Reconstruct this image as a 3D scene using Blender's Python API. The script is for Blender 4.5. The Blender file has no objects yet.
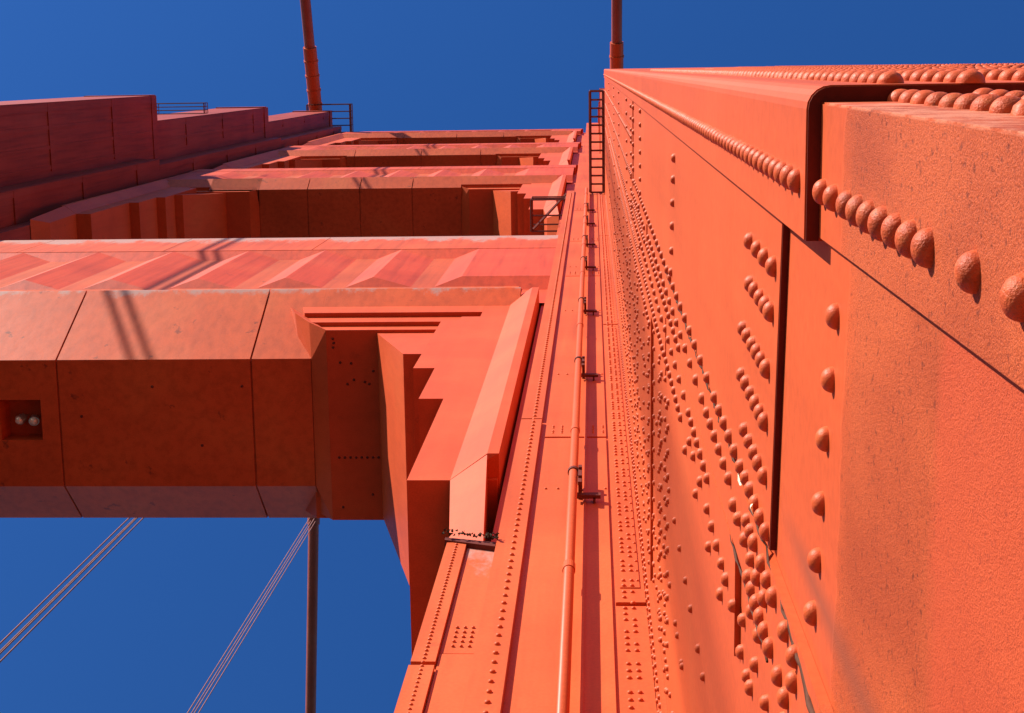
import bpy, bmesh, math, random
from mathutils import Vector, Matrix
random.seed(7)
S = bpy.context.scene
COL = S.collection

# ------------------------------------------------------------------ materials
def new_mat(name):
    m = bpy.data.materials.new(name); m.use_nodes = True
    return m, m.node_tree, m.node_tree.nodes['Principled BSDF']

def link(nt, a, b): nt.links.new(a, b)

def ramp(nt, fac, stops, interp='LINEAR'):
    r = nt.nodes.new('ShaderNodeValToRGB'); r.color_ramp.interpolation = interp
    e = r.color_ramp.elements
    while len(e) < len(stops): e.new(0.5)
    for k, (p, c) in enumerate(stops):
        e[k].position = p; e[k].color = (c[0], c[1], c[2], 1) if hasattr(c, '__len__') else (c, c, c, 1)
    link(nt, fac, r.inputs['Fac']); return r.outputs['Color']

def noise(nt, vec, scale, detail=4, rough=0.6, stretch=None):
    if stretch:
        mp = nt.nodes.new('ShaderNodeMapping'); mp.inputs['Scale'].default_value = stretch
        link(nt, vec, mp.inputs['Vector']); vec = mp.outputs['Vector']
    n = nt.nodes.new('ShaderNodeTexNoise'); n.inputs['Scale'].default_value = scale
    n.inputs['Detail'].default_value = detail; n.inputs['Roughness'].default_value = rough
    link(nt, vec, n.inputs['Vector']); return n.outputs['Fac']

def mix(nt, fac, a, b, mode='MIX'):
    m = nt.nodes.new('ShaderNodeMix'); m.data_type = 'RGBA'; m.blend_type = mode
    for s, v in ((m.inputs[0], fac), (m.inputs[6], a), (m.inputs[7], b)):
        if hasattr(v, 'is_linked') or hasattr(v, 'links'): link(nt, v, s)
        elif hasattr(v, '__len__'): s.default_value = (v[0], v[1], v[2], 1)
        else: s.default_value = v
    return m.outputs[2]

def math_n(nt, op, a, b=0.0, c=None):
    m = nt.nodes.new('ShaderNodeMath'); m.operation = op
    for s, v in ((m.inputs[0], a), (m.inputs[1], b)) + (((m.inputs[2], c),) if c is not None else ()):
        if hasattr(v, 'links'): link(nt, v, s)
        else: s.default_value = v
    return m.outputs[0]

def bump(nt, h, strength, dist, normal=None):
    b = nt.nodes.new('ShaderNodeBump'); b.inputs['Strength'].default_value = strength
    b.inputs['Distance'].default_value = dist
    link(nt, h, b.inputs['Height'])
    if normal: link(nt, normal, b.inputs['Normal'])
    return b.outputs['Normal']

PAINT = (0.54, 0.086, 0.024)

def paint(name, base=PAINT, var=0.16, rough=0.5, streak=0.25, big=0.35, fine=40.0, bstr=0.15, bdist=0.002,
          rust=0.0, rustscale=6.0, peel=None, near=False):
    """weathered orange enamel; streaks run down (world Z)"""
    m, nt, p = new_mat(name)
    geo = nt.nodes.new('ShaderNodeNewGeometry'); pos = geo.outputs['Position']
    n1 = noise(nt, pos, big, 5, 0.55)
    dark = tuple(c * (1 - var) for c in base); lite = (base[0] * 1.03, base[1] * (1 + var * 1.6), base[2] * (1 + var * 1.8))
    col = ramp(nt, n1, [(0.3, dark), (0.52, base), (0.72, lite)])
    n2 = noise(nt, pos, 1.0, 4, 0.6, (5.0, 5.0, 0.22))
    st = ramp(nt, n2, [(0.42, 1.0), (0.7, 1.0 - streak)])
    col = mix(nt, 1.0, col, st, 'MULTIPLY')
    n3 = noise(nt, pos, fine, 3, 0.6)
    col = mix(nt, 1.0, col, ramp(nt, n3, [(0.3, 0.90), (0.7, 1.06)]), 'MULTIPLY')
    if rust > 0:
        nr = noise(nt, pos, rustscale, 8, 0.7)
        fac = ramp(nt, nr, [(0.635 - 0.03 * rust, 0.0), (0.67, min(1.0, rust * 1.3))])
        col = mix(nt, fac, col, (0.10, 0.025, 0.014))
    if peel:
        z0, z1, amt = peel
        sep = nt.nodes.new('ShaderNodeSeparateXYZ'); link(nt, pos, sep.inputs[0])
        mr = nt.nodes.new('ShaderNodeMapRange'); mr.inputs['From Min'].default_value = z0; mr.inputs['From Max'].default_value = z1
        mr.inputs['To Min'].default_value = -0.22; mr.inputs['To Max'].default_value = 0.34
        link(nt, sep.outputs['Z'], mr.inputs['Value'])
        npz = noise(nt, pos, 0.9, 9, 0.75, (1.0, 1.0, 0.45))
        s = math_n(nt, 'ADD', npz, mr.outputs[0])
        fac = ramp(nt, s, [(0.60, 0.0), (0.70, amt)])
        col = mix(nt, fac, col, (0.37, 0.23, 0.19))
    h = n3; r_ = rough
    nrm = bump(nt, n3, bstr, bdist)
    nb = noise(nt, pos, 2.2, 3, 0.5)
    nrm = bump(nt, nb, 0.18, 0.03, nrm)
    if near:
        # lowest plates: old brush coats, brown and pitted like orange peel, ending at a ragged painted line
        sep = nt.nodes.new('ShaderNodeSeparateXYZ'); link(nt, pos, sep.inputs[0])
        z = sep.outputs['Z']; y = sep.outputs['Y']
        ed = math_n(nt, 'MULTIPLY', noise(nt, pos, 9.0, 4, 0.6), 0.09)
        lim = math_n(nt, 'ADD', math_n(nt, 'MULTIPLY', y, 0.12), 2.09)      # line height grows a little away from the corner
        d = math_n(nt, 'SUBTRACT', math_n(nt, 'ADD', lim, ed), z)
        f1 = ramp(nt, d, [(0.0, 0.0), (0.015, 0.6), (0.10, 1.0)])
        sp = noise(nt, pos, 210.0, 5, 0.7)
        sp2 = noise(nt, pos, 420.0, 3, 0.7)
        mott = ramp(nt, sp, [(0.34, (0.20, 0.035, 0.010)), (0.47, (0.50, 0.088, 0.022)), (0.66, (0.58, 0.125, 0.036))])
        mott = mix(nt, 0.55, mott, ramp(nt, sp2, [(0.36, (0.30, 0.05, 0.015)), (0.6, (0.58, 0.105, 0.028))]))
        pit = noise(nt, pos, 95.0, 2, 0.5)
        mott = mix(nt, ramp(nt, pit, [(0.62, 0.0), (0.70, 0.75)]), mott, (0.15, 0.028, 0.010))
        lo = noise(nt, pos, 2.6, 5, 0.6, (1.0, 1.0, 0.6))
        mott = mix(nt, 0.8, mott, ramp(nt, lo, [(0.36, (0.66, 0.56, 0.50)), (0.60, (0.98, 0.98, 0.92))]), 'MULTIPLY')
        d2 = math_n(nt, 'SUBTRACT', 1.66, math_n(nt, 'ADD', z, ed))
        f2 = ramp(nt, d2, [(0.0, 0.0), (0.05, 1.0)])
        gate = ramp(nt, y, [(0.262, 0.0), (0.264, 1.0)])
        f2 = math_n(nt, 'MULTIPLY', f2, gate)
        mott = mix(nt, math_n(nt, 'MULTIPLY', f2, 0.5), mott, (0.53, 0.066, 0.022))
        col = mix(nt, math_n(nt, 'MULTIPLY', f1, 0.94), col, mott)
        ew = math_n(nt, 'ABSOLUTE', math_n(nt, 'SUBTRACT', y, 0.0555), 0)
        wear = math_n(nt, 'MULTIPLY', ramp(nt, ew, [(0.0010, 1.0), (0.0030, 0.0)]), ramp(nt, math_n(nt, 'MULTIPLY', z, 0.2), [(0.46, 1.0), (0.47, 0.0)]))
        wear = math_n(nt, 'MULTIPLY', wear, ramp(nt, noise(nt, pos, 14.0, 4, 0.7), [(0.40, 0.0), (0.55, 0.9)]))
        wear = math_n(nt, 'MULTIPLY', wear, ramp(nt, math_n(nt, 'ABSOLUTE', math_n(nt, 'SUBTRACT', math_n(nt, 'MULTIPLY', z, 0.2), 0.1), 0), [(0.0, 1.0), (0.37, 1.0)]))
        col = mix(nt, wear, col, (0.62, 0.22, 0.12))
        # drip stain below the riveted seam
        a = math_n(nt, 'ABSOLUTE', math_n(nt, 'SUBTRACT', y, 0.83), 0)
        sf = math_n(nt, 'MULTIPLY', ramp(nt, a, [(0.0, 0.8), (0.05, 0.0)]), ramp(nt, z, [(0.0, 1.0), (1.0, 1.0)]))
        zm = ramp(nt, math_n(nt, 'MULTIPLY', z, 0.2), [(0.50, 1.0), (0.58, 0.0)])
        col = mix(nt, math_n(nt, 'MULTIPLY', sf, zm), col, (0.25, 0.06, 0.028))
        hh = math_n(nt, 'MULTIPLY', math_n(nt, 'ADD', sp, math_n(nt, 'MULTIPLY', sp2, 0.5)), f1)
        nrm = bump(nt, hh, 0.8, 0.0026, nrm)
    link(nt, col, p.inputs['Base Color']); link(nt, nrm, p.inputs['Normal'])
    p.inputs['Roughness'].default_value = r_
    p.inputs['Specular IOR Level'].default_value = 0.13
    return m

M = {}
M['leg'] = paint('leg_enamel', rust=0.25, rustscale=5)
M['near'] = paint('corner_plate_enamel', streak=0.12, near=True, var=0.08, big=0.8)
M['panel'] = paint('front_panel_enamel', base=(0.55, 0.090, 0.025), streak=0.22, rust=0.15, big=0.5)
M['strut'] = paint('strut_enamel', base=(0.55, 0.068, 0.024), streak=0.25, rust=0.2, rustscale=1.5, peel=(-100, -90, 0))
M['cornice'] = paint('cornice_enamel', base=(0.55, 0.078, 0.023), peel=(46.6, 50.4, 0.8), rust=0.3, rustscale=1.2)
M['soffit'] = paint('soffit_enamel', base=(0.57, 0.090, 0.022), streak=0.2, rust=0.5, rustscale=1.6, peel=(36.7, 37.7, 0.8))
M['soffit_plain'] = paint('upper_soffit_enamel', base=(0.48, 0.078, 0.022), streak=0.2, rust=0.5, rustscale=1.4)
M['haunch'] = paint('haunch_enamel', base=(0.55, 0.078, 0.023), streak=0.1, rust=0.15, rustscale=1.6)
M['farleg'] = paint('leg_enamel_painted_shade', base=(0.33, 0.044, 0.021), streak=0.35, rust=0.3, rustscale=0.8, big=0.35)  # leg enamel in a darker base: the far leg's shade is put into its colour
M['rivet'] = paint('rivet_enamel', var=0.12, streak=0.0, big=14, fine=160, bstr=0.5, bdist=0.002)
M['rivet_old'] = paint('pitted_rivet_enamel', base=(0.50, 0.082, 0.024), var=0.3, streak=0.0, big=60, fine=300, bstr=0.7, bdist=0.002, rust=0.5, rustscale=60)
M['pipe'] = paint('pipe_enamel', base=(0.52, 0.088, 0.028), var=0.08, rough=0.42, streak=0.1)
M['iron'] = paint('dark_iron', base=(0.13, 0.026, 0.016), var=0.2, rust=0.6, rustscale=9, rough=0.6)
M['rope'] = paint('rope_paint', base=(0.25, 0.10, 0.085), var=0.2, rough=0.55, streak=0.1, big=2)
M['cable'] = paint('cable_enamel', base=(0.34, 0.085, 0.06), var=0.15, rough=0.45, streak=0.1, big=0.5)
M['stained'] = paint('grey_worn_panel_enamel', peel=(8.6, 11.2, 0.85))
M['debris'] = paint('dry_debris', base=(0.07, 0.05, 0.03), var=0.5, rough=0.9, fine=60)
M['seam'] = paint('rusty_seam', base=(0.10, 0.035, 0.018), var=0.4, rough=0.8, fine=80)
M['seam_shade'] = paint('painted_seam_shade', base=(0.14, 0.018, 0.010), var=0.3, rough=0.8, fine=90)  # dark red standing in for shade under the plate ends
def simple(name, col, rough=0.6, metal=0.0, bs=30.0, bstr=0.3):
    m, nt, p = new_mat(name)
    geo = nt.nodes.new('ShaderNodeNewGeometry')
    n = noise(nt, geo.outputs['Position'], bs, 5, 0.6)
    c = ramp(nt, n, [(0.3, tuple(x * 0.75 for x in col)), (0.7, tuple(min(1, x * 1.2) for x in col))])
    link(nt, c, p.inputs['Base Color']); link(nt, bump(nt, n, bstr, 0.01), p.inputs['Normal'])
    p.inputs['Roughness'].default_value = rough; p.inputs['Metallic'].default_value = metal
    return m
M['concrete'] = simple('sidewalk_concrete', (0.10, 0.095, 0.09), 0.85, bs=8)
M['asphalt'] = simple('road_asphalt', (0.055, 0.055, 0.055), 0.9, bs=25)
M['water'] = simple('bay_water', (0.015, 0.04, 0.05), 0.5, bs=0.2, bstr=1.0)
M['water'].node_tree.nodes['Principled BSDF'].inputs['Specular IOR Level'].default_value = 0.15
M['steel'] = simple('bare_steel', (0.55, 0.52, 0.45), 0.3, 0.8, bs=50)
M['lens'] = simple('lamp_glass', (0.75, 0.68, 0.52), 0.12, 0.2, bs=60, bstr=0.1)
M['white'] = simple('white_line_paint', (0.75, 0.75, 0.72), 0.7, bs=30)
M['chip'] = simple('bare_paint_chip', (0.80, 0.72, 0.45), 0.5, bs=200)

# ------------------------------------------------------------------ mesh helpers (all coordinates are world metres)
def hull(bm, pts):
    vs = [bm.verts.new(p) for p in pts]
    r = bmesh.ops.convex_hull(bm, input=vs)
    junk = [g for g in r['geom_interior'] if isinstance(g, bmesh.types.BMVert)] + [g for g in r['geom_unused'] if isinstance(g, bmesh.types.BMVert)]
    if junk: bmesh.ops.delete(bm, geom=list(set(junk)), context='VERTS')

def box(bm, x0, x1, y0, y1, z0, z1):
    v = [bm.verts.new((x, y, z)) for x in (x0, x1) for y in (y0, y1) for z in (z0, z1)]
    for f in ((0, 1, 3, 2), (4, 6, 7, 5), (0, 4, 5, 1), (2, 3, 7, 6), (0, 2, 6, 4), (1, 5, 7, 3)):
        bm.faces.new([v[i] for i in f])

def prism_x(bm, poly, x0, x1):
    a = [bm.verts.new((x0, y, z)) for y, z in poly]; b = [bm.verts.new((x1, y, z)) for y, z in poly]
    n = len(poly)
    bm.faces.new(a); bm.faces.new(b[::-1])
    for i in range(n): bm.faces.new((a[i], b[i], b[(i + 1) % n], a[(i + 1) % n]))

def prism_z(bm, poly, z0, z1):
    a = [bm.verts.new((x, y, z0)) for x, y in poly]; b = [bm.verts.new((x, y, z1)) for x, y in poly]
    n = len(poly)
    bm.faces.new(a); bm.faces.new(b[::-1])
    for i in range(n): bm.faces.new((a[i], b[i], b[(i + 1) % n], a[(i + 1) % n]))

def tube(bm, pts, r, seg=12, caps=True):
    pts = [Vector(p) for p in pts]; rings = []
    rs = r if isinstance(r, (list, tuple)) else [r] * len(pts)
    for i, p in enumerate(pts):
        t = (pts[min(i + 1, len(pts) - 1)] - pts[max(i - 1, 0)]).normalized()
        u = t.cross(Vector((0, 0, 1)));
        if u.length < 0.05: u = t.cross(Vector((1, 0, 0)))
        u.normalize(); w = t.cross(u)
        rings.append([bm.verts.new(p + (u * math.cos(2 * math.pi * k / seg) + w * math.sin(2 * math.pi * k / seg)) * rs[i]) for k in range(seg)])
    for a, b in zip(rings, rings[1:]):
        for k in range(seg): bm.faces.new((a[k], a[(k + 1) % seg], b[(k + 1) % seg], b[k]))
    if caps: bm.faces.new(rings[0]); bm.faces.new(rings[-1][::-1])

def bar(bm, a, b, w=0.03): tube(bm, [a, b], w, 4)

def mesh(bm, name, base=(0, 0, 0), smooth=False, bevel=0):
    bmesh.ops.recalc_face_normals(bm, faces=bm.faces[:])
    if bevel:
        es = [e for e in bm.edges if e.is_manifold and e.calc_face_angle(0) > 0.6]
        bmesh.ops.bevel(bm, geom=es, offset=bevel, segments=2, affect='EDGES', clamp_overlap=True)
    bmesh.ops.translate(bm, verts=bm.verts[:], vec=-Vector(base))
    me = bpy.data.meshes.new(name); bm.to_mesh(me); bm.free()
    if smooth: me.polygons.foreach_set('use_smooth', [True] * len(me.polygons))
    return me

class Thing:
    def __init__(self, name, label, cat, base=(0, 0, 0), group=None, kind=None):
        o = bpy.data.objects.new(name, None); COL.objects.link(o)
        o.location = base; o.empty_display_size = 0.5
        o['label'] = label; o['category'] = cat
        if group: o['group'] = group
        self.o = o; self.base = Vector(base); self.name = name
    def part(self, name, bm, mat, parent=None, smooth=False, bevel=0, label=None, kind=None):
        ob = bpy.data.objects.new(name, mesh(bm, name, self.base, smooth, bevel)); COL.objects.link(ob)
        ob.data.materials.append(mat); ob.parent = parent or self.o
        if label: ob['label'] = label
        if kind: ob['kind'] = kind
        return ob

def single(name, bm, mat, label, cat, base=(0, 0, 0), group=None, smooth=False, bevel=0):
    ob = bpy.data.objects.new(name, mesh(bm, name, base, smooth, bevel)); COL.objects.link(ob)
    ob.location = base; ob.data.materials.append(mat); ob['label'] = label; ob['category'] = cat
    if group: ob['group'] = group
    return ob

def structure(name, bm, mat):
    ob = bpy.data.objects.new(name, mesh(bm, name)); COL.objects.link(ob); ob.data.materials.append(mat); ob['kind'] = 'structure'
    return ob

# ------------------------------------------------------------------ key dimensions
GZ = -1.62            # deck below the eye
XM = -11.5            # middle between the two legs
YC = 8.0              # middle of the tower along the bridge
def mx(x): return 2 * XM - x

# ------------------------------------------------------------------ tower legs
def leg_blocks(T, mir, mat):
    f = (lambda x: mx(x)) if mir else (lambda x: x)
    def bx(bm, x0, x1, y0, z0, z1):
        a, b = sorted((f(x0), f(x1))); box(bm, a, b, y0, 2 * YC - y0, z0, z1)
    bm = bmesh.new()
    bx(bm, 0.354, 4.046, 0.075 if not mir else 0.06, GZ, 42.5)
    T.part('base_shaft', bm, mat if mir else M['near'])
    bm = bmesh.new(); bx(bm, 0.42, 3.98, 1.1, 42.5, 84.0); bx(bm, 0.38, 4.02, 1.06, 82.9, 83.6)
    T.part('lower_shaft', bm, mat)
    bm = bmesh.new(); bx(bm, 0.50, 3.9, 2.45, 84.0, 113.6); bx(bm, 0.44, 3.96, 2.38, 112.0, 112.7)
    T.part('middle_shaft', bm, mat)
    bm = bmesh.new(); bx(bm, 0.58, 3.82, 3.5, 113.0, 141.5); bx(bm, 0.5, 3.9, 3.42, 140.6, 141.8)
    T.part('upper_shaft', bm, mat)
    bm = bmesh.new(); bx(bm, -0.70, 5.1, 3.42, GZ, 44.0)
    T.part('inner_pilaster', bm, mat)
    bm = bmesh.new(); bx(bm, -0.64, 5.04, 4.3, 44.0, 80.1); bx(bm, -0.58, 4.98, 4.6, 80.1, 112.4); bx(bm, -0.5, 4.9, 4.8, 112.4, 140.5)
    T.part('upper_pilaster', bm, mat)
    bm = bmesh.new(); bx(bm, -1.26, 5.66, 5.65, GZ, 140.2)
    T.part('core_shaft', bm, mat)
    # saddle housing on top
    bm = bmesh.new()
    a, b = sorted((f(0.9), f(3.5)))
    hull(bm, [(x, y, 141.8) for x in (a, b) for y in (3.9, 12.1)] + [(x, y, 144.3) for x in (a + .3, b - .3) for y in (5.2, 10.8)])
    T.part('saddle_housing', bm, mat)

NEAR = Thing('tower_leg', 'sunlit riveted orange tower leg rising beside the camera, filling the right half', 'tower leg', (2.2, YC, GZ))
leg_blocks(NEAR, False, M['leg'])
FAR = Thing('tower_leg', 'shaded dark red tower leg with stepped top at the upper left', 'tower leg', (mx(2.2), YC, GZ))
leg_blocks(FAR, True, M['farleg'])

# far leg relief: lapped cover strips and plate joints on the inner faces
bm = bmesh.new()
for z0, z1, y0, xi in ((GZ, 42.4, 0.1, -23.354), (42.6, 82.8, 1.15, -23.42), (84.1, 111.9, 2.5, -23.5), (113.1, 140.5, 3.55, -23.58)):
    ys = [y0 + 0.02 + 0.0 * k for k in range(1)]
    box(bm, xi - 0.02, xi + 0.035, y0, y0 + 0.35, z0, z1)
    yy = y0 + 0.95
    while yy < 4.0:
        box(bm, xi - 0.02, xi + 0.03, yy, yy + 0.16, z0, z1); yy += 0.85
    zz = z0 + 6
    while zz < z1 - 3:
        box(bm, xi - 0.02, xi + 0.045, y0 + 0.003, 4.05, zz, zz + 0.5); zz += 9.1
for z0, z1, y0, xi in ((GZ, 44, 3.42, -22.3), (44, 80.1, 4.3, -22.36), (80.1, 112.4, 4.6, -22.42), (112.4, 140.5, 4.8, -22.5)):
    box(bm, xi - 0.02, xi + 0.04, y0 + 0.02, y0 + 0.3, z0 + 0.1, z1 - 0.1)
    zz = z0 + 7
    while zz < z1 - 2:
        box(bm, xi - 0.02, xi + 0.05, y0 + 0.05, 5.6, zz, zz + 0.35); zz += 8.3
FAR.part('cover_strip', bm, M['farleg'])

# ---- near leg: the corner between side wall (x = 0.354) and the front wall (y = 3.42)
# lower corner angle (both flanges), then the thicker one above it with a rounded nose
bm = bmesh.new()
prism_z(bm, [(0.340, 0.055), (0.340, 0.258), (0.3545, 0.258), (0.3545, 0.0765), (4.02, 0.0765), (4.02, 0.055)], GZ, 2.40)
NEAR.part('corner_angle', bm, M['near'], bevel=0.0025, label='pitted brown-orange corner angle at the foot of the leg')
bm = bmesh.new()
pl = [(0.318, 0.262), (0.3545, 0.262), (0.3545, 0.077), (4.03, 0.077), (4.03, 0.030)]
arc = [(0.318 + 0.035 - 0.035 * math.cos(a), 0.030 + 0.035 - 0.035 * math.sin(a)) for a in [math.radians(x) for x in (90, 72, 54, 36, 18, 0)]]
prism_z(bm, pl + arc, 2.365, 42.4)
NEAR.part('corner_angle', bm, M['near'], bevel=0.0025)
# dark strips painting shade under the ends of the two nearest plates
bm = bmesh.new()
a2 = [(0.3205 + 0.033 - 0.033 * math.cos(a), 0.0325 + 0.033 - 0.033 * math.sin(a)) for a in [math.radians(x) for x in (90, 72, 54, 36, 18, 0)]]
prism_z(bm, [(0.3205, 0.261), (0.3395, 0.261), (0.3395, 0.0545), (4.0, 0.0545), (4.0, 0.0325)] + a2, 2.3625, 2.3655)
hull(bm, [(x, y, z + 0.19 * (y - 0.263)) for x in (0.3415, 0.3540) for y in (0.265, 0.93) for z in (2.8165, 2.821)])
NEAR.part('sealant_and_shade_strip', bm, M['seam_shade'])
def plate(y0, y1, z0, z1, x, skew=0.0, name='side_plate', mat='near'):
    bm = bmesh.new()
    hull(bm, [(xx, y, z0 + (skew * (y - y0))) for xx in (x, 0.3545) for y in (y0, y1)] + [(xx, y, z1) for xx in (x, 0.3545) for y in (y0, y1)])
    return NEAR.part(name, bm, M[mat], bevel=0.0012)
plate(0.2630, 0.93, 2.82, 13.05, 0.340, 0.19)
plate(0.2632, 0.50, 13.10, 42.3, 0.332)
plate(0.52, 1.15, 13.15, 42.2, 0.334)
plate(0.945, 1.135, GZ, 9.6, 0.336)
plate(1.15, 1.42, 3.64, 7.2, 0.339, 0.0)
plate(1.155, 1.43, 7.24, 42.1, 0.336, 0.0)
plate(1.44, 3.08, 9.10, 41.9, 0.338, 0.02)
plate(3.11, 3.39, GZ, 41.8, 0.332, 0.0)
plate(0.955, 1.12, 9.66, 12.9, 0.330)
# ---- front wall relief
def fplate(x0, x1, z0, z1, y, mat='panel', name='front_plate'):
    bm = bmesh.new(); box(bm, x0, x1, y, 3.4205, z0, z1)
    return NEAR.part(name, bm, M[mat], bevel=0.003)
zj = [GZ, 14.24, 25.78, 31.12, 38.0, 43.9]
for a, b in zip(zj, zj[1:]):
    fplate(-0.46, 0.115, a + 0.035, b - 0.02, 3.400)
fplate(-0.712, -0.505, GZ, 14.9, 3.372); fplate(-0.712, -0.505, 14.96, 43.95, 3.378)
fplate(-0.09, -0.065, GZ, 43.0, 3.388, name='trim_strip')
for a, b in ((GZ, 9.56), (9.63, 20.7), (20.78, 32.0), (32.06, 43.8)):
    fplate(0.135, 0.331, a, b, 3.392, 'leg', 'corner_angle')
fplate(0.165, 0.30, 9.9, 20.4, 3.384, 'leg', 'corner_angle')
# outer strip of the pilaster, set back and ending in a ledge at 11 m
bm = bmesh.new(); box(bm, -1.02, -0.69, 3.44, 5.7, GZ, 10.9)
NEAR.part('low_pilaster', bm, M['panel'])
bm = bmesh.new(); box(bm, -1.085, -0.935, 3.40, 3.4405, GZ, 8.56); box(bm, -1.080, -0.935, 3.402, 3.4405, 8.62, 10.95)
NEAR.part('edge_angle', bm, M['panel'])
bm = bmesh.new(); box(bm, -0.925, -0.715, 3.425, 3.4405, GZ, 8.80)
NEAR.part('front_plate', bm, M['panel'])
bm = bmesh.new(); box(bm, -0.925, -0.715, 3.430, 3.4405, 8.82, 10.93)
NEAR.part('front_plate', bm, M['stained'], label='front plate with grey bare patch')
bm = bmesh.new(); hull(bm, [(-1.10, 3.39, 10.98), (-0.72, 3.39, 10.82), (-1.10, 3.39, 11.04), (-0.72, 3.39, 10.92), (-1.10, 5.0, 10.98), (-0.72, 5.0, 10.82), (-1.10, 5.0, 11.04), (-0.72, 5.0, 10.92)])
NEAR.part('ledge_plate', bm, M['iron'])
# dirt lodged on the ledge
bm = bmesh.new()
for k in range(60):
    t = random.random(); x = -1.13 + 0.42 * t if k < 40 else -0.80 + random.random() * 0.1
    c = Vector((x, 3.36 - random.random() * 0.03, 11.04 - 0.13 * (x + 1.1) / .4 + random.uniform(-.02, .03)))
    hull(bm, [c + Vector((random.uniform(-1, 1), random.uniform(-1, 1), random.uniform(-1, 1))) * random.uniform(.006, .02) for _ in range(7)])
single('dirt_clump', bm, M['debris'], 'dry dirt and twigs caught on the pilaster ledge below the haunch', 'dirt')

# ------------------------------------------------------------------ rivets
def dome(seg, rings, r=0.0205, h=0.0185, jit=0.0):
    bm = bmesh.new(); rows = []
    for i in range(rings):
        a = (math.pi / 2) * i / rings
        rr = r * math.cos(a) ** 0.9; z = h * math.sin(a)
        rows.append([bm.verts.new((rr * math.cos(2 * math.pi * k / seg) * (1 + random.uniform(-jit, jit)), rr * math.sin(2 * math.pi * k / seg) * (1 + random.uniform(-jit, jit)), z)) for k in range(seg)])
    top = bm.verts.new((0, 0, h))
    for a, b in zip(rows, rows[1:]):
        for k in range(seg): bm.faces.new((a[k], a[(k + 1) % seg], b[(k + 1) % seg], b[k]))
    for k in range(seg): bm.faces.new((rows[-1][k], rows[-1][(k + 1) % seg], top))
    bmesh.ops.recalc_face_normals(bm, faces=bm.faces[:])
    me = bpy.data.meshes.new('rivet'); bm.to_mesh(me); bm.free()
    me.polygons.foreach_set('use_smooth', [True] * len(me.polygons)); return me

def side_x(y, z):
    """outermost plate surface on the side wall"""
    if y < 0.26: return 0.340 if z < 2.36 else 0.318
    c = 0.354
    for y0, y1, z0, z1, x, sk in ((0.263, 0.93, 2.82, 13.05, 0.340, .19), (0.2632, 0.5, 13.1, 42.3, 0.332, 0), (0.52, 1.15, 13.15, 42.2, 0.334, 0), (0.945, 1.135, GZ, 9.6, 0.336, 0),
                              (1.15, 1.42, 3.64, 7.2, 0.339, 0), (1.155, 1.43, 7.24, 42.1, 0.336, 0), (1.44, 3.08, 9.1, 41.9, 0.338, 0), (3.11, 3.39, GZ, 41.8, 0.332, 0), (0.955, 1.12, 9.66, 12.9, 0.33, 0)):
        if y0 <= y <= y1 and z0 + sk * (y - y0) <= z <= z1: c = min(c, x)
    return c
def front_y(x, z):
    if x < -0.93: return 3.401
    if x < -0.715: return 3.426
    if x < -0.5: return 3.372 if z < 14.9 else 3.378
    if x < 0.12: return 3.400
    return 3.392 if not (0.165 < x < 0.30 and 9.9 < z < 20.4) else 3.384
R = []   # (location, normal, size)
def rs(y, z, s=1.0):
    z *= 1.0
    R.append((Vector((side_x(y, z), y, z)), 'x', s))
def rf(x, z, s=1.0): R.append((Vector((x, front_y(x, z), z)), 'y', s))
def frange(a, b, st):
    while a < b: yield a; a += st
# corner angle row
for z in (0.95, 1.09, 1.242, 1.40, 1.59, 1.673, 1.757, 1.84, 1.923, 2.005, 2.09, 2.21, 2.315): rs(0.184, z, 1.0)
for z in frange(2.44, 42, 0.0865): rs(0.176, z, 1.0)
# first horizontal row by the brown coat
for y, z in ((0.36, 2.26), (0.46, 2.29), (0.56, 2.33), (0.67, 2.36), (0.77, 2.385), (0.87, 2.42), (1.02, 2.5)): rs(y, z, 1.0)
# six columns in the plate end
for y, zs in ((0.37, (3.36, 3.2, 3.06, 2.92)), (0.46, (3.34, 3.24, 3.13, 3.03, 2.95)), (0.58, (3.48, 3.38, 3.27, 3.18, 3.09, 3.0)), (0.69, (3.5, 3.4, 3.29, 3.19, 3.1, 3.02)), (0.80, (3.42, 3.31, 3.21, 3.12, 3.02)),
              (0.90, (3.38, 3.28, 3.17, 3.07, 2.97, )), (0.975, (3.30, 3.22, 3.14, 3.0, 2.9, 2.8, 2.62, 2.5)), (1.09, (3.26, 3.18, 3.09, 3.01, 2.93, 2.84, 2.7, 2.6)), (1.03, (3.62, 3.5, 3.34, 3.2, 3.08, 2.95)), (1.29, (3.05,)), (1.2, (2.75, 3.2, 3.35))): 
    for z in zs: rs(y, z)
for y, z in ((0.37, 6.5), (0.46, 6.53), (0.56, 6.57), (0.66, 6.60), (0.77, 6.64), (0.87, 6.71)): rs(y, z)
for y in frange(0.30, 1.4, 0.095): rs(y, 11.05)
for y in frange(0.32, 1.4, 0.10): rs(y, 12.9, 1.15); rs(y, 13.4, 1.0); 
for y in frange(0.3, 2.8, 0.13): rs(y, 15.1); rs(y, 19.5); rs(y, 24.0); rs(y, 31.0)
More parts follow.
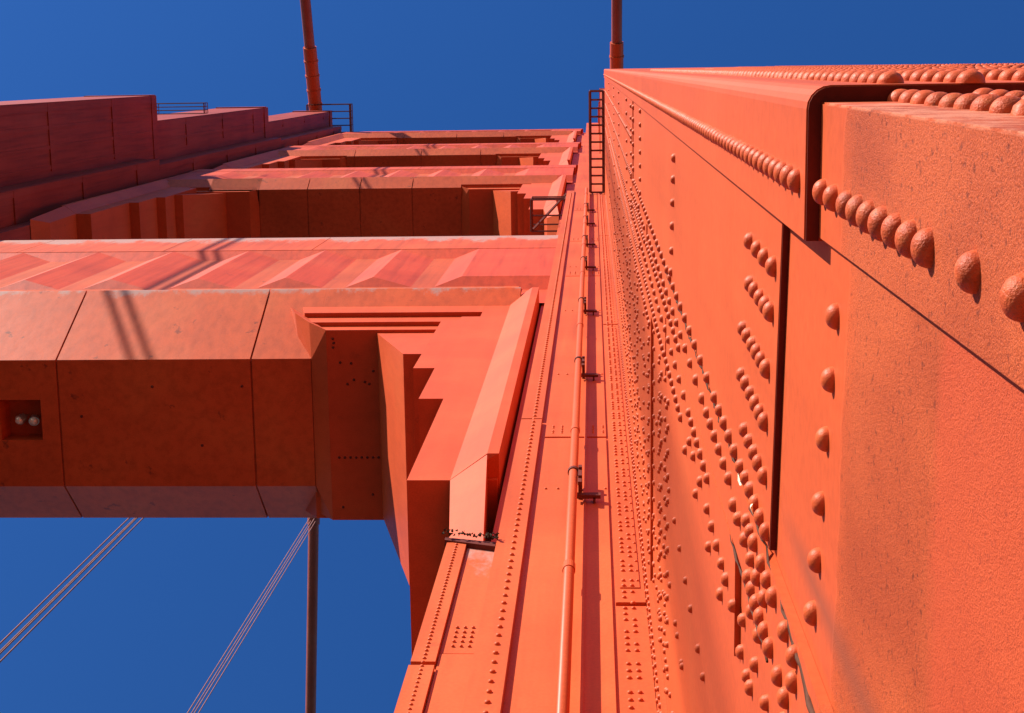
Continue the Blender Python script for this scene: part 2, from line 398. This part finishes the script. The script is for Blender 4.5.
# vertical seams
for z in list(frange(3.5, 4.2, 0.15)) + list(frange(4.27, 12.8, 0.28)): rs(0.905, z)
for z in list(frange(3.75, 4.6, 0.15)) + list(frange(4.7, 12.6, 0.29)): rs(1.0, z)
for z in frange(6.0, 12.6, 0.2): rs(1.075, z)
for z in list(frange(4.5, 5.5, 0.1 + 0.05)) + list(frange(5.7, 14, 0.3)) + list(frange(14, 40, 0.3)): rs(1.2, z)
for z in (5.34, 5.13, 4.8, 4.49, 4.31, 4.13, 3.97, 3.84, 3.64, 3.54, 3.26): rs(1.29, z)
for z in (3.58, 3.43, 3.36, 4.0, 4.42, 5.0, 5.6): rs(1.385, z)
for z in frange(5.9, 30, 0.17): rs(1.33, z)
for z in frange(9.2, 40, 0.21): rs(1.5, z)
for z in frange(13.4, 40, 0.25): rs(0.58, z); rs(0.9, z)
for z in frange(9.3, 40, 0.33): rs(1.9, z, .9); rs(2.4, z, .9)
for z in (4.82, 5.07, 5.47, 5.79, 6.2, 6.6, 7.1, 7.5, 8.0, 8.5): rs(1.95, z, .9)
for z in (5.99, 6.34, 6.03, 6.49, 7.0, 7.6): rs(2.38, z, .9)
# horizontal splices seen as dense upright bands
for z in (7.2, 7.9): 
    for y in frange(1.55, 3.05, 0.12): rs(y, z, .9); rs(y + .05, z + 0.13, .9)
for z in (7.5, 8.1, 8.9, 9.25, 10.2, 11.6, 12.4, 14.0, 17.0, 21.0): 
    for y in frange(1.5, 3.05, 0.1): rs(y, z, .85); 
    if z in (8.1, 9.25, 11.6, 14.0):
        for y in frange(1.55, 3.05, 0.1): rs(y, z + 0.12, .85)
for z in frange(4.0, 40, 0.11): rs(3.2, z, .85)
for z in frange(4.0, 40, 0.16): rs(3.31, z, .85)
for z in frange(6.5, 30, 0.22): rs(2.9, z, .8)
for z in frange(7.3, 30, 0.19): rs(2.65, z, .75)
# front wall columns
for z in frange(6.5, 43, 0.145): rf(-0.585, z, 0.95)
z = 6.0
while z < 11: rf(-1.005, z, .62); z += 0.062
z = 7.2; k = 0
while z < 43:
    k += 1
    if k % 9 not in (2, 6): rf(0.19, z, .85)
    if k % 7 not in (1, 4): rf(0.245, z, .85)
    if z > 10 and k % 2 == 0: rf(0.285, z, .6)
    z += 0.105
for zc in (14.5, 26.1, 31.4, 38.3):
    for x in (-0.39, -0.305, -0.01, 0.085):
        for dz in (0.02, 0.09, 0.16, 0.23, 0.30): 
            if not (x in (-0.39, 0.085) and dz == .16): rf(x, zc - 0.1 + dz, .62)
for zc in (12.42, 17.3, 22.0, 27.0):
    for x in (-0.40, -0.30, 0.09): rf(x, zc, .7)
for dz in (0.08, 0.16, 0.24, 0.32, 0.40):
    for x in (-0.86, -0.81, -0.76): rf(x, 8.85 + dz, .6)
# outward face of the corner angle (seen edge-on, its heads stand against the sky)
for x, a, b, st in ((0.455, 1.58, 12, 0.0865), (0.56, 1.6, 12, 0.0865), (0.69, 1.7, 9, 0.0865), (0.86, 1.8, 12, 0.11), (1.02, 1.8, 14, 0.11), (1.25, 2.0, 16, 0.11), (1.5, 2.2, 16, 0.14), (1.8, 2.6, 20, 0.14), (2.2, 3, 24, 0.15), (2.6, 3.5, 24, 0.15), (3.0, 4, 26, 0.16), (3.5, 5, 30, 0.16), (3.9, 6, 34, 0.16)):
    for z in frange(a, b, st): R.append((Vector((x, 0.055 if z < 2.36 else 0.030, z)), 'y', 1.0))
# keep what the camera can see largest as single parts
CAMM = ((0.99862145, 0.01479094, 0.05036297), (-0.00540517, 0.98335366, -0.18162148), (-0.05221097, 0.18109888, 0.98207801))
CAM = Matrix(CAMM)
def inview(p):
    c = CAM @ p
    if c.z <= 0: return False
    x = 512 + 1560 * c.x / c.z; y = 356.5 + 1560 * c.y / c.z
    return -5 < x < 1029 and -5 < y < 718
rot = {'x': Matrix.Rotation(-math.pi / 2, 3, 'Y'), 'y': Matrix.Rotation(math.pi / 2, 3, 'X')}
R.sort(key=lambda r: (0 if inview(r[0]) else 1, r[0].length / r[2]))
domes = [dome(20, 7, jit=0.012) for _ in range(3)]
for d in domes: d.materials.append(M['rivet'])
rough_domes = [dome(24, 8, jit=0.012) for _ in range(3)]
for d in rough_domes: d.materials.append(M['rivet_old'])
for i, (p, ax, s) in enumerate(R[:100]):
    o = bpy.data.objects.new('rivet', (rough_domes if p.z < 2.15 else domes)[i % 3]); COL.objects.link(o)
    o.parent = NEAR.o; o.location = p - NEAR.base
    m3 = rot[ax] @ Matrix.Rotation(random.uniform(0, 6.28), 3, 'Z')
    o.rotation_euler = m3.to_euler(); k = s * random.uniform(0.96, 1.04); o.scale = (k, k, k)
verts = []; faces = []
SEG = 8
for p, ax, s in R[100:]:
    n0 = len(verts); m3 = rot[ax]; r = 0.0205 * s * random.uniform(.93, 1.05); h = 0.018 * s
    for rr, hh in ((1, 0), (0.86, 0.55), (0.5, 0.9)):
        for k in range(SEG):
            a = 2 * math.pi * k / SEG; verts.append(p + m3 @ Vector((r * rr * math.cos(a), r * rr * math.sin(a), h * hh)))
    verts.append(p + m3 @ Vector((0, 0, h)))
    for j in range(2):
        for k in range(SEG): faces.append((n0 + j * SEG + k, n0 + j * SEG + (k + 1) % SEG, n0 + (j + 1) * SEG + (k + 1) % SEG, n0 + (j + 1) * SEG + k))
    for k in range(SEG): faces.append((n0 + 2 * SEG + k, n0 + 2 * SEG + (k + 1) % SEG, n0 + 3 * SEG))
me = bpy.data.meshes.new('rivet_field'); me.from_pydata([tuple(v - NEAR.base) for v in verts], [], faces)
me.polygons.foreach_set('use_smooth', [True] * len(me.polygons)); me.materials.append(M['rivet'])
o = bpy.data.objects.new('rivet_field', me); COL.objects.link(o); o.parent = NEAR.o; o['kind'] = 'stuff'
# opened seam: packed sealant along the vertical joint
bm = bmesh.new()
pts = [(0.339 + random.uniform(-.004, .002), 0.937 + random.uniform(-.006, .006) + max(0, 3.0 - z) * 0.06, z) for z in frange(2.2, 9.5, 0.06)]
tube(bm, pts, [0.002 + random.uniform(-.0015, .003) + (0.004 if p[2] < 2.65 else 0) for p in pts], 6)
NEAR.part('sealant_and_shade_strip', bm, M['seam'], smooth=True)
bm = bmesh.new()
pts = [(0.3345 + random.uniform(-.002, .002), 1.143 + random.uniform(-.004, .004), z) for z in frange(2.9, 3.75, 0.05)]
tube(bm, pts, [0.001 + random.random() * .004 for p in pts], 6)
NEAR.part('sealant_and_shade_strip', bm, M['seam'], smooth=True)
bm = bmesh.new()
for y, z in ((0.905, 3.16), (0.915, 3.42)):
    c = Vector((0.325, y, z)); hull(bm, [c + Vector((random.uniform(-.004, .004), random.uniform(-.012, .012), random.uniform(-.035, .035))) for _ in range(9)])
NEAR.part('paint_chip', bm, M['chip'])

# ------------------------------------------------------------------ drain pipe on the front wall
T = Thing('drain_pipe', 'slim orange pipe clamped upright to the recessed front of the near leg', 'pipe', (-0.17, 3.25, GZ))
bm = bmesh.new(); tube(bm, [(-0.17, 3.25, z) for z in (GZ, 14, 28, 43)], 0.037, 20, True)
pp = T.part('pipe', bm, M['pipe'], smooth=True)
for z in (9.9, 13.9, 19.8, 25.0, 29.0, 33.0, 37.0, 41.0):
    bm = bmesh.new(); tube(bm, [(-0.17, 3.25, z - .06), (-0.17, 3.25, z + .06)], 0.043, 20); T.part('coupling', bm, M['pipe'])
for z in (12.4, 17.35, 22.0, 26.9, 30.4, 34.5, 37.8):
    bm = bmesh.new(); tube(bm, [(-0.17, 3.25, z - 0.03), (-0.17, 3.25, z + 0.03)], 0.047, 16)
    box(bm, -0.128, -0.098, 3.20, 3.4, z - 0.035, z + 0.02); box(bm, -0.128, -0.098, 3.20, 3.4, z - 0.30, z - 0.24)
    box(bm, -0.13, -0.10, 3.22, 3.25, z - 0.42, z + 0.12)
    box(bm, -0.15, 0.05, 3.33, 3.36, z - 0.42, z - 0.34); box(bm, -0.01, 0.01, 3.35, 3.4, z - 0.42, z - 0.34)
    T.part('bracket', bm, M['iron'])

# ------------------------------------------------------------------ portal struts
def strut(label, zs, y1, ylip, zlip, y2, yb, zb, ztop, pl0, pl1, joints, group, mats, recess=False, haunch=True):
    T = Thing('portal_strut', label, 'strut', (XM, YC, zs), group)
    soff, pm, cm, hm = mats
    xe = -6.46; xl = mx(xe)
    # core behind the skins
    bm = bmesh.new()
    core = [(ylip + 0.30, zlip + 0.05), (y1 + 0.06, zs + 0.05), (y2 - 0.02, zs + 0.04), (yb - 0.06, zb + 0.05), (yb - 0.06, ztop - 0.3), (ylip + 0.30, ztop - 0.3)]
    if recess:
        hi = [(ylip + 0.30, zlip + 0.05), (ylip + 0.30, zlip - 0.2), (y1 - .3, zs + 0.95), (y2 + .1, zs + 0.95), (yb - 0.06, zb + 0.05), (yb - 0.06, ztop - 0.3), (ylip + 0.30, ztop - 0.3)]
        prism_x(bm, core, xl, -14.0); prism_x(bm, hi, -14.0, -12.7); prism_x(bm, core, -12.7, -1.9)
    else: prism_x(bm, core, mx(-1.9), -1.9)
    T.part('strut_core', bm, M['soffit_plain'])
    # soffit skins with open joints between
    skin = [(ylip, zlip), (y1, zs), (y2, zs), (yb, zb), (yb, zlip + 1.0), (ylip + 0.28, zlip + 1.0), (ylip + 0.28, zlip + 0.06), (ylip, zlip + 0.06)]
    sk_front = [(ylip, zlip), (y1, zs), (7.40, zs), (7.40, zs + 0.9), (ylip + 0.28, zlip + 0.06), (ylip, zlip + 0.06)]
    sk_back = [(8.36, zs), (y2, zs), (yb, zb), (yb, zlip + 1.0), (8.36, zs + 0.9)]
    js = [xl] + joints + [xe]
    for a, b in zip(js, js[1:]):
        a2, b2 = a + 0.022, b - 0.022
        bm = bmesh.new()
        if recess and a2 < -13.0 < b2:
            prism_x(bm, skin, a2, -13.84); prism_x(bm, sk_front, -13.84, -12.86); prism_x(bm, sk_back, -13.84, -12.86); prism_x(bm, skin, -12.86, b2)
        else: prism_x(bm, skin, a2, b2)
        T.part('soffit_panel', bm, M[soff])
    # lip that carries on over the haunches (ends at the leg)
    bm = bmesh.new()
    k = (zlip - zs) / (y1 - ylip)
    lp = [(ylip, zlip), (ylip + 0.36, zlip - 0.36 * k), (ylip + 0.6, zlip - 0.36 * k), (ylip + 0.6, zlip + 0.05), (ylip, zlip + 0.06)]
    prism_x(bm, lp, xe - 0.02, -1.75)
    hull(bm, [(x, y, z) for x in (xe - 0.03, xe - 0.9) for y, z in ((ylip + .05, zlip), (ylip + 0.36, zlip - 0.36 * k), (ylip + .6, zlip))])
    T.part('lip', bm, M[soff])
    bm = bmesh.new(); prism_x(bm, lp, mx(-1.75), mx(xe - 0.02)); T.part('lip', bm, M[soff])
    # pleated front: upright folds
    per = 2.32; yr = ylip + 0.08; yv = yr + 0.30
    bm = bmesh.new(); ridge = []; x = -3.41
    while x > mx(-3.0): ridge.append(x); x -= per
    drop = min(0.5, (pl1 - pl0) * 0.08)
    cols = []
    cols.append((-1.0, yr, pl0)); cols.append((ridge[0], yr, pl0))
    for i, rx in enumerate(ridge[:-1]):
        cols.append((rx - 0.4 * per, yv, pl0 - drop)); cols.append((rx - per, yr, pl0))
    cols.append((mx(-1.0), yr, pl0))
    top = [bm.verts.new((x, y, pl1 if y < yr + .01 else pl1 - drop * 1.6)) for x, y, z in cols]; bot = [bm.verts.new((x, y, z)) for x, y, z in cols]
    base = [bm.verts.new((x, yv, pl0 - drop)) for x, y, z in cols]; foot = [bm.verts.new((x, yv, zlip)) for x, y, z in cols]
    tb = [bm.verts.new((x, yr, pl1)) for x, y, z in cols]
    for i in range(len(cols) - 1):
        bm.faces.new((top[i], bot[i], bot[i + 1], top[i + 1]))
        for A, B in ((bot, base), (base, foot), (tb, top)):
            q = [A[i], B[i], B[i + 1], A[i + 1]]; u = []
            for v in q:
                if all((v.co - w.co).length > 1e-5 for w in u): u.append(v)
            if len(u) >= 3: bm.faces.new(u)
    bmesh.ops.remove_doubles(bm, verts=bm.verts[:], dist=1e-5)
    T.part('pleated_panel', bm, M[pm])
    # cornice
    bm = bmesh.new()
    jj = [mx(-0.9)] + [j - 0.6 for j in joints] + [-0.9]
    for a, b in zip(jj, jj[1:]): box(bm, a + .012, b - .012, ylip + 0.07, yv + 0.2, pl1 + 0.004, ztop - 0.1)
    box(bm, mx(-0.8), -0.8, ylip + 0.075, yb + 0.05, ztop - 0.1, ztop)
    T.part('cornice', bm, M[cm])
    # haunches, near side then mirrored
    if haunch:
        for side in (0, 1):
            f = (lambda x: mx(x)) if side else (lambda x: x)
            dz = zs - 34.9
            def H(bm, pts): hull(bm, [(f(x), y, z + dz) for x, y, z in pts])
            def Bx(bm, x0, x1, y0, z0, z1):
                a, b = sorted((f(x0), f(x1))); box(bm, a, b, y0, 15.96 - y0, z0 + dz, z1 + dz)
            q = 15.96
            bm = bmesh.new()
            H(bm, [(-6.75, y, 35.8) for y in (5.54, q - 5.54)] + [(-7.0, y, 36.9) for y in (5.54, q - 5.54)] + [(-2.577, y, z) for y in (5.54, q - 5.54) for z in (35.8, 36.9)])
            H(bm, [(-6.52, y, 35.1) for y in (5.65, q - 5.65)] + [(-6.94, y, 35.79) for y in (5.65, q - 5.65)] + [(-2.8, y, z) for y in (5.65, q - 5.65) for z in (35.1, 35.85)])
            H(bm, [(-6.05, y, 34.6) for y in (5.75, q - 5.75)] + [(-6.455, y, 35.15) for y in (5.75, q - 5.75)] + [(-2.8, y, z) for y in (5.75, q - 5.75) for z in (34.6, 35.15)])
            H(bm, [(-7.28, 5.535, 36.8), (-6.98, 5.535, 35.8), (-6.52, 5.645, 35.09), (-6.05, 5.745, 34.595), (-6.46, 6.46, 34.89), (-6.46, 9.5, 34.89), (-6.05, 10.2, 34.595), (-6.9, 9.5, 36.8)])
            T.part('haunch_step', bm, M[hm])
            bm = bmesh.new()
            H(bm, [(-3.80, y, 30.5) for y in (5.56, q - 5.56)] + [(-2.9, y, 30.5) for y in (5.56, q - 5.56)] + [(-4.90, y, 34.65) for y in (5.83, q - 5.83)] + [(-2.9, y, 34.65) for y in (5.83, q - 5.83)])
            T.part('haunch_step', bm, M[hm])
            bm = bmesh.new()
            Bx(bm, -2.575, -1.33, 5.54, 20.7, 37.0)
            Bx(bm, -3.005, -2.57, 5.541, 26.1, 35.11)
            Bx(bm, -3.415, -3.0, 5.542, 28.9, 34.61)
            T.part('haunch', bm, M[hm])
            # canted strip and fin framing the haunch, with the taper that brings it back to the leg
            bm = bmesh.new()
            ztp = 37.42 if zs < 40 else 36.2
            pts = [(-1.975, 5.53), (-1.47, 5.2), (-1.31, 5.2), (-1.31, q - 5.2), (-1.47, q - 5.2), (-1.975, q - 5.53)]
            H(bm, [(x, y, ztp) for x, y in pts] + [(x, y, 20.69 if x < -1.5 else 20.85) for x, y in pts])
            H(bm, [(-1.975, 5.535, 20.68), (-1.47, 5.205, 20.8), (-1.762, 5.647, 18.13), (-1.29, 5.43, 17.3), (-1.975, 8.0, 20.68), (-1.47, 8.0, 20.8), (-1.762, 8.0, 18.13), (-1.29, 8.0, 17.3)])
            T.part('haunch_fin', bm, M[hm])
    return T
G = 'portal struts between the two tower legs'
SA = strut('lowest and largest portal strut with pleated front, sunlit edge and dark soffit', 34.9, 6.46, 5.2, 37.4, 9.48, 10.56, 35.98, 50.1, 40.2, 46.5,
           [-16.95, -12.42, -7.87], G, ('soffit', 'strut', 'cornice', 'haunch'), recess=True)
strut('second portal strut up, its dark soffit just above the pleated top of the lowest', 76.8, 5.69, 5.2, 77.8, 9.8, 10.5, 77.6, 87.2, 78.9, 84.9,
      [-19.0, -16.6, -14.1, -11.5, -8.9], G, ('soffit_plain', 'strut', 'strut', 'haunch'))
strut('third portal strut up, a thin sunlit band below the topmost one', 105.0, 5.6, 5.2, 105.9, 9.8, 10.4, 105.8, 114.2, 107.2, 112.2,
      [-16.0, -11.5, -7.5], G, ('soffit_plain', 'strut', 'strut', 'haunch'))
strut('topmost portal strut, narrow sunlit beam against the blue sky', 133.0, 5.6, 5.2, 133.8, 9.8, 10.4, 133.7, 139.6, 134.8, 138.2,
      [-16.0, -11.5, -7.5], G, ('soffit_plain', 'strut', 'strut', 'haunch'))

bm = bmesh.new()
for x, y in [(-5.85 + 0.13 * k, 8.72) for k in range(9)] + [(-5.75, 6.5), (-5.5, 6.52), (-5.45, 6.9), (-5.2, 6.95), (-5.1, 7.0), (-5.6, 7.0), (-5.0, 6.7), (-5.9, 5.95), (-5.88, 6.05), (-5.9, 6.15), (-5.1, 9.6), (-5.8, 9.9)]:
    bmesh.ops.create_icosphere(bm, subdivisions=2, radius=0.032, matrix=Matrix.Translation((x, y, 34.6)))
SA.part('bolt_row', bm, M['iron'], smooth=True)
bm = bmesh.new()
for x, y in [(-2.62 + 0.5 * k, 6.1 + 0.02 * k) for k in range(0)] + [(-2.3, 7.4), (-2.28, 9.2), (-2.5, 8.1)]:
    bmesh.ops.create_icosphere(bm, subdivisions=2, radius=0.03, matrix=Matrix.Translation((x, y, 20.7)))
for x in (-11.9, -10.2, -9.1, -8.1):
    bmesh.ops.create_icosphere(bm, subdivisions=2, radius=0.035, matrix=Matrix.Translation((x, 7.1 + (x * 7) % 2.1, 34.9)))
SA.part('bolt_row', bm, M['iron'], smooth=True)
# lamp recess lining + two floodlights
bm = bmesh.new()
zs = 34.9
box(bm, -13.9, -13.842, 7.3, 8.45, zs + 0.05, zs + 0.95); box(bm, -12.856, -12.8, 7.3, 8.45, zs + 0.05, zs + 0.95)
box(bm, -13.9, -12.8, 8.362, 8.44, zs + 0.05, zs + 0.95); box(bm, -13.9, -12.8, 7.3, 7.397, zs + 0.02, zs + 0.95); box(bm, -13.9, -12.8, 7.3, 8.45, zs + 0.60, zs + 0.66)
SA.part('lamp_recess', bm, M['soffit_plain'])
for x, y, tilt, lab in ((-13.42, 7.9, -0.5, 'round lamp turned away, left of two in the soffit recess'), (-13.12, 7.92, 0.3, 'small round lamp with bright glass, right of two in the soffit recess')):
    T = Thing('floodlight', lab, 'lamp', (x, y, zs + 0.6), 'floodlights in the soffit recess')
    bm = bmesh.new(); c = Vector((x, y, zs + 0.22)); d = Vector((tilt, 0.35, -1)).normalized()
    tube(bm, [c - d * 0.14, c - d * 0.10, c, c + d * 0.08], [0.05, 0.09, 0.115, 0.12], 20)
    tube(bm, [c - d * .12, (x, y, zs + 0.6)], 0.02, 8)
    T.part('housing', bm, M['steel'], smooth=False)
    bm = bmesh.new(); bmesh.ops.create_uvsphere(bm, u_segments=20, v_segments=12, radius=0.105)
    bmesh.ops.translate(bm, verts=bm.verts[:], vec=c + d * 0.06); T.part('lens', bm, M['lens'], smooth=True)

# ------------------------------------------------------------------ main cables, hangers
def cz(y): return 144.6 - 0.345 * abs(y - YC) + 0.00042 * (y - YC) ** 2 if abs(y - YC) > 4 else 143.4 - 0.02 * (y - YC) ** 2
def main_cable(x, label):
    T = Thing('main_cable', label, 'cable', (x, YC, 143), 'main suspension cables')
    ys = [-150, -110, -80, -60, -45, -30, -20, -12, -6, -2, 0, 2, 4, 8, 12, 16, 20, 28, 40, 60, 80, 110, 150, 200]
    bm = bmesh.new(); tube(bm, [(x, y, cz(y)) for y in ys], 0.47, 20)
    T.part('wrapped_cable', bm, M['cable'], smooth=True)
    for y0, y1 in ((3.6, -2.2), (12.4, 18.2)):
        bm = bmesh.new(); n = 9
        P = [(x, y0 + (y1 - y0) * k / n, cz(y0 + (y1 - y0) * k / n)) for k in range(n + 1)]
        tube(bm, P, 0.60, 20); 
        for k in range(1, n, 2): tube(bm, [P[k], tuple(Vector(P[k]).lerp(Vector(P[k + 1]), 0.25))], 0.66, 20)
        T.part('cable_sleeve', bm, M['pipe'])
    return T
main_cable(2.2, 'main cable over the near leg, dark rod against the sky at top centre')
main_cable(mx(2.2), 'main cable over the far leg, seen above and again below the struts')
HG = 'suspender ropes hanging from the main cables'
def hanger(x, y, label):
    T = Thing('suspender_hanger', label, 'suspender', (x, y, GZ), HG)
    zc = cz(y)
    bm = bmesh.new(); s = -0.345 if y > YC else 0.345
    tube(bm, [(x, y - 0.55, zc - s * 0.55), (x, y + 0.55, zc + s * 0.55)], 0.56, 20)
    band = T.part('cable_band', bm, M['cable'])
    for sx in (-0.22, 0.22):
        for sy in (-0.11, 0.11):
            sx2 = sx + (0.06 if sy > 0 else -0.06)
            bm = bmesh.new(); tube(bm, [(x + sx2, y + sy, GZ), (x + sx2, y + sy, zc)], 0.037, 8)
            T.part('rope', bm, M['rope'], smooth=True)
hanger(mx(2.2), YC + 16.0, 'suspender ropes meeting the far cable, right of the two sets below the strut')
hanger(mx(2.2), YC + 31.4, 'suspender ropes at the lower left edge, left of the two sets below the strut')
for k in (1, 2): hanger(mx(2.2), YC - 1.1 - 15.2 * k, 'suspender ropes on the far cable behind the camera, ' + ('nearest to the leg' if k == 1 else 'second from the leg'))

# ------------------------------------------------------------------ access platforms and railings
def platform(label, x0, x1, y0, y1, z, h=1.1, w=0.035, rungs=6):
    T = Thing('access_platform', label, 'platform', ((x0 + x1) / 2, (y0 + y1) / 2, z), 'steel access platforms on the tower')
    bm = bmesh.new()
    for x in (x0, x1): bar(bm, (x, y0, z), (x, y1, z), w * 1.5)
    n = rungs
    for k in range(n + 1): y = y0 + (y1 - y0) * k / n; bar(bm, (x0, y, z), (x1, y, z), w)
    T.part('deck_frame', bm, M['iron'])
    bm = bmesh.new()
    for zz in (z + h * .5, z + h):
        for a, b in (((x0, y0, zz), (x1, y0, zz)), ((x0, y0, zz), (x0, y1, zz)), ((x1, y0, zz), (x1, y1, zz))): bar(bm, a, b, w * .8)
    for k in range(n + 1):
        y = y0 + (y1 - y0) * k / n
        for x in (x0, x1): bar(bm, (x, y, z), (x, y, z + h), w * .8)
    T.part('railing', bm, M['iron'])
    return T, bm
platform('narrow caged platform standing out from the near leg at the upper centre', -0.06, 0.30, 0.62, 3.35, 42.9, 1.3, 0.026, 12)
platform('railed platform on the first setback of the shaded leg', -23.6, -20.9, 1.55, 2.10, 84.2, 0.8, 0.025, 3)
platform('railed platform around the top of the shaded leg', -25.8, -21.9, 2.9, 5.4, 141.9, 1.5, 0.05, 4)
T, _ = platform('small braced platform beside the near leg under the second strut', -2.25, -1.0, 4.7, 5.85, 57.0, 1.3, 0.03, 2)
bm = bmesh.new(); bar(bm, (-2.2, 5.8, 57), (-1.0, 4.7, 59.5), 0.05); bar(bm, (-2.25, 5.8, 59.0), (-0.75, 5.8, 59.0), 0.03); T.part('brace', bm, M['iron'])

# ------------------------------------------------------------------ deck, road, water
bm = bmesh.new(); box(bm, -29.5, 8.5, -500, 500, GZ - 1.2, GZ); structure('sidewalk', bm, M['concrete'])
bm = bmesh.new(); v = [bm.verts.new(p) for p in ((-20.4, -500, GZ + .004), (-2.6, -500, GZ + .004), (-2.6, 500, GZ + .004), (-20.4, 500, GZ + .004))]; bm.faces.new(v); structure('road', bm, M['asphalt'])
bm = bmesh.new()
for x in (-17.0, -14.0, -11.5, -9.0, -6.0):
    for y in range(-120, 160, 12):
        v = [bm.verts.new(p) for p in ((x - .06, y, GZ + .008), (x + .06, y, GZ + .008), (x + .06, y + 3, GZ + .008), (x - .06, y + 3, GZ + .008))]; bm.faces.new(v)
structure('road_marking', bm, M['white'])
bm = bmesh.new()
for x in (-20.7, -2.6): box(bm, x, x + .3, -500, 500, GZ, GZ + .15)
structure('kerb', bm, M['concrete'])
bm = bmesh.new(); v = [bm.verts.new(p) for p in ((-6000, -6000, -67), (6000, -6000, -67), (6000, 6000, -67), (-6000, 6000, -67))]; bm.faces.new(v); structure('water', bm, M['water'])

# ------------------------------------------------------------------ camera
cam = bpy.data.cameras.new('camera'); co = bpy.data.objects.new('camera', cam); COL.objects.link(co)
cam.sensor_width = 36; cam.lens = 36 * 1560 / 1024; cam.clip_start = 0.01; cam.clip_end = 20000
rx, ry, rz = (Vector(r) for r in CAMM)
mw = Matrix((rx, -ry, -rz)).transposed().to_4x4(); co.matrix_world = mw
S.camera = co
# ------------------------------------------------------------------ light
sd = Vector((1, 1, -0.82)).normalized()
sun = bpy.data.lights.new('sun', 'SUN'); sun.energy = 5.0; sun.angle = math.radians(0.53); sun.color = (1.0, 0.93, 0.84)
so = bpy.data.objects.new('sun', sun); COL.objects.link(so); so.rotation_euler = sd.to_track_quat('-Z', 'Y').to_euler(); so.location = (-40, -40, 60)
W = bpy.data.worlds.new('World'); S.world = W; W.use_nodes = True
nt = W.node_tree; bg = nt.nodes['Background']
sky = nt.nodes.new('ShaderNodeTexSky'); sky.sky_type = 'NISHITA'; sky.sun_disc = False
sky.sun_elevation = math.asin(0.82 / math.sqrt(2 + .82 ** 2)); sky.sun_rotation = math.radians(225)
sky.altitude = 300; sky.air_density = 1.0; sky.dust_density = 0.1; sky.ozone_density = 4.0
hs = nt.nodes.new('ShaderNodeHueSaturation'); hs.inputs['Saturation'].default_value = 1.25; hs.inputs['Hue'].default_value = 0.512; hs.inputs['Value'].default_value = 1.06
nt.links.new(sky.outputs[0], hs.inputs['Color']); nt.links.new(hs.outputs[0], bg.inputs['Color'])
bg.inputs['Strength'].default_value = 0.083
S.view_settings.view_transform = 'Standard'; S.view_settings.look = 'None'; S.view_settings.gamma = 1
S.view_settings.exposure = 1.0
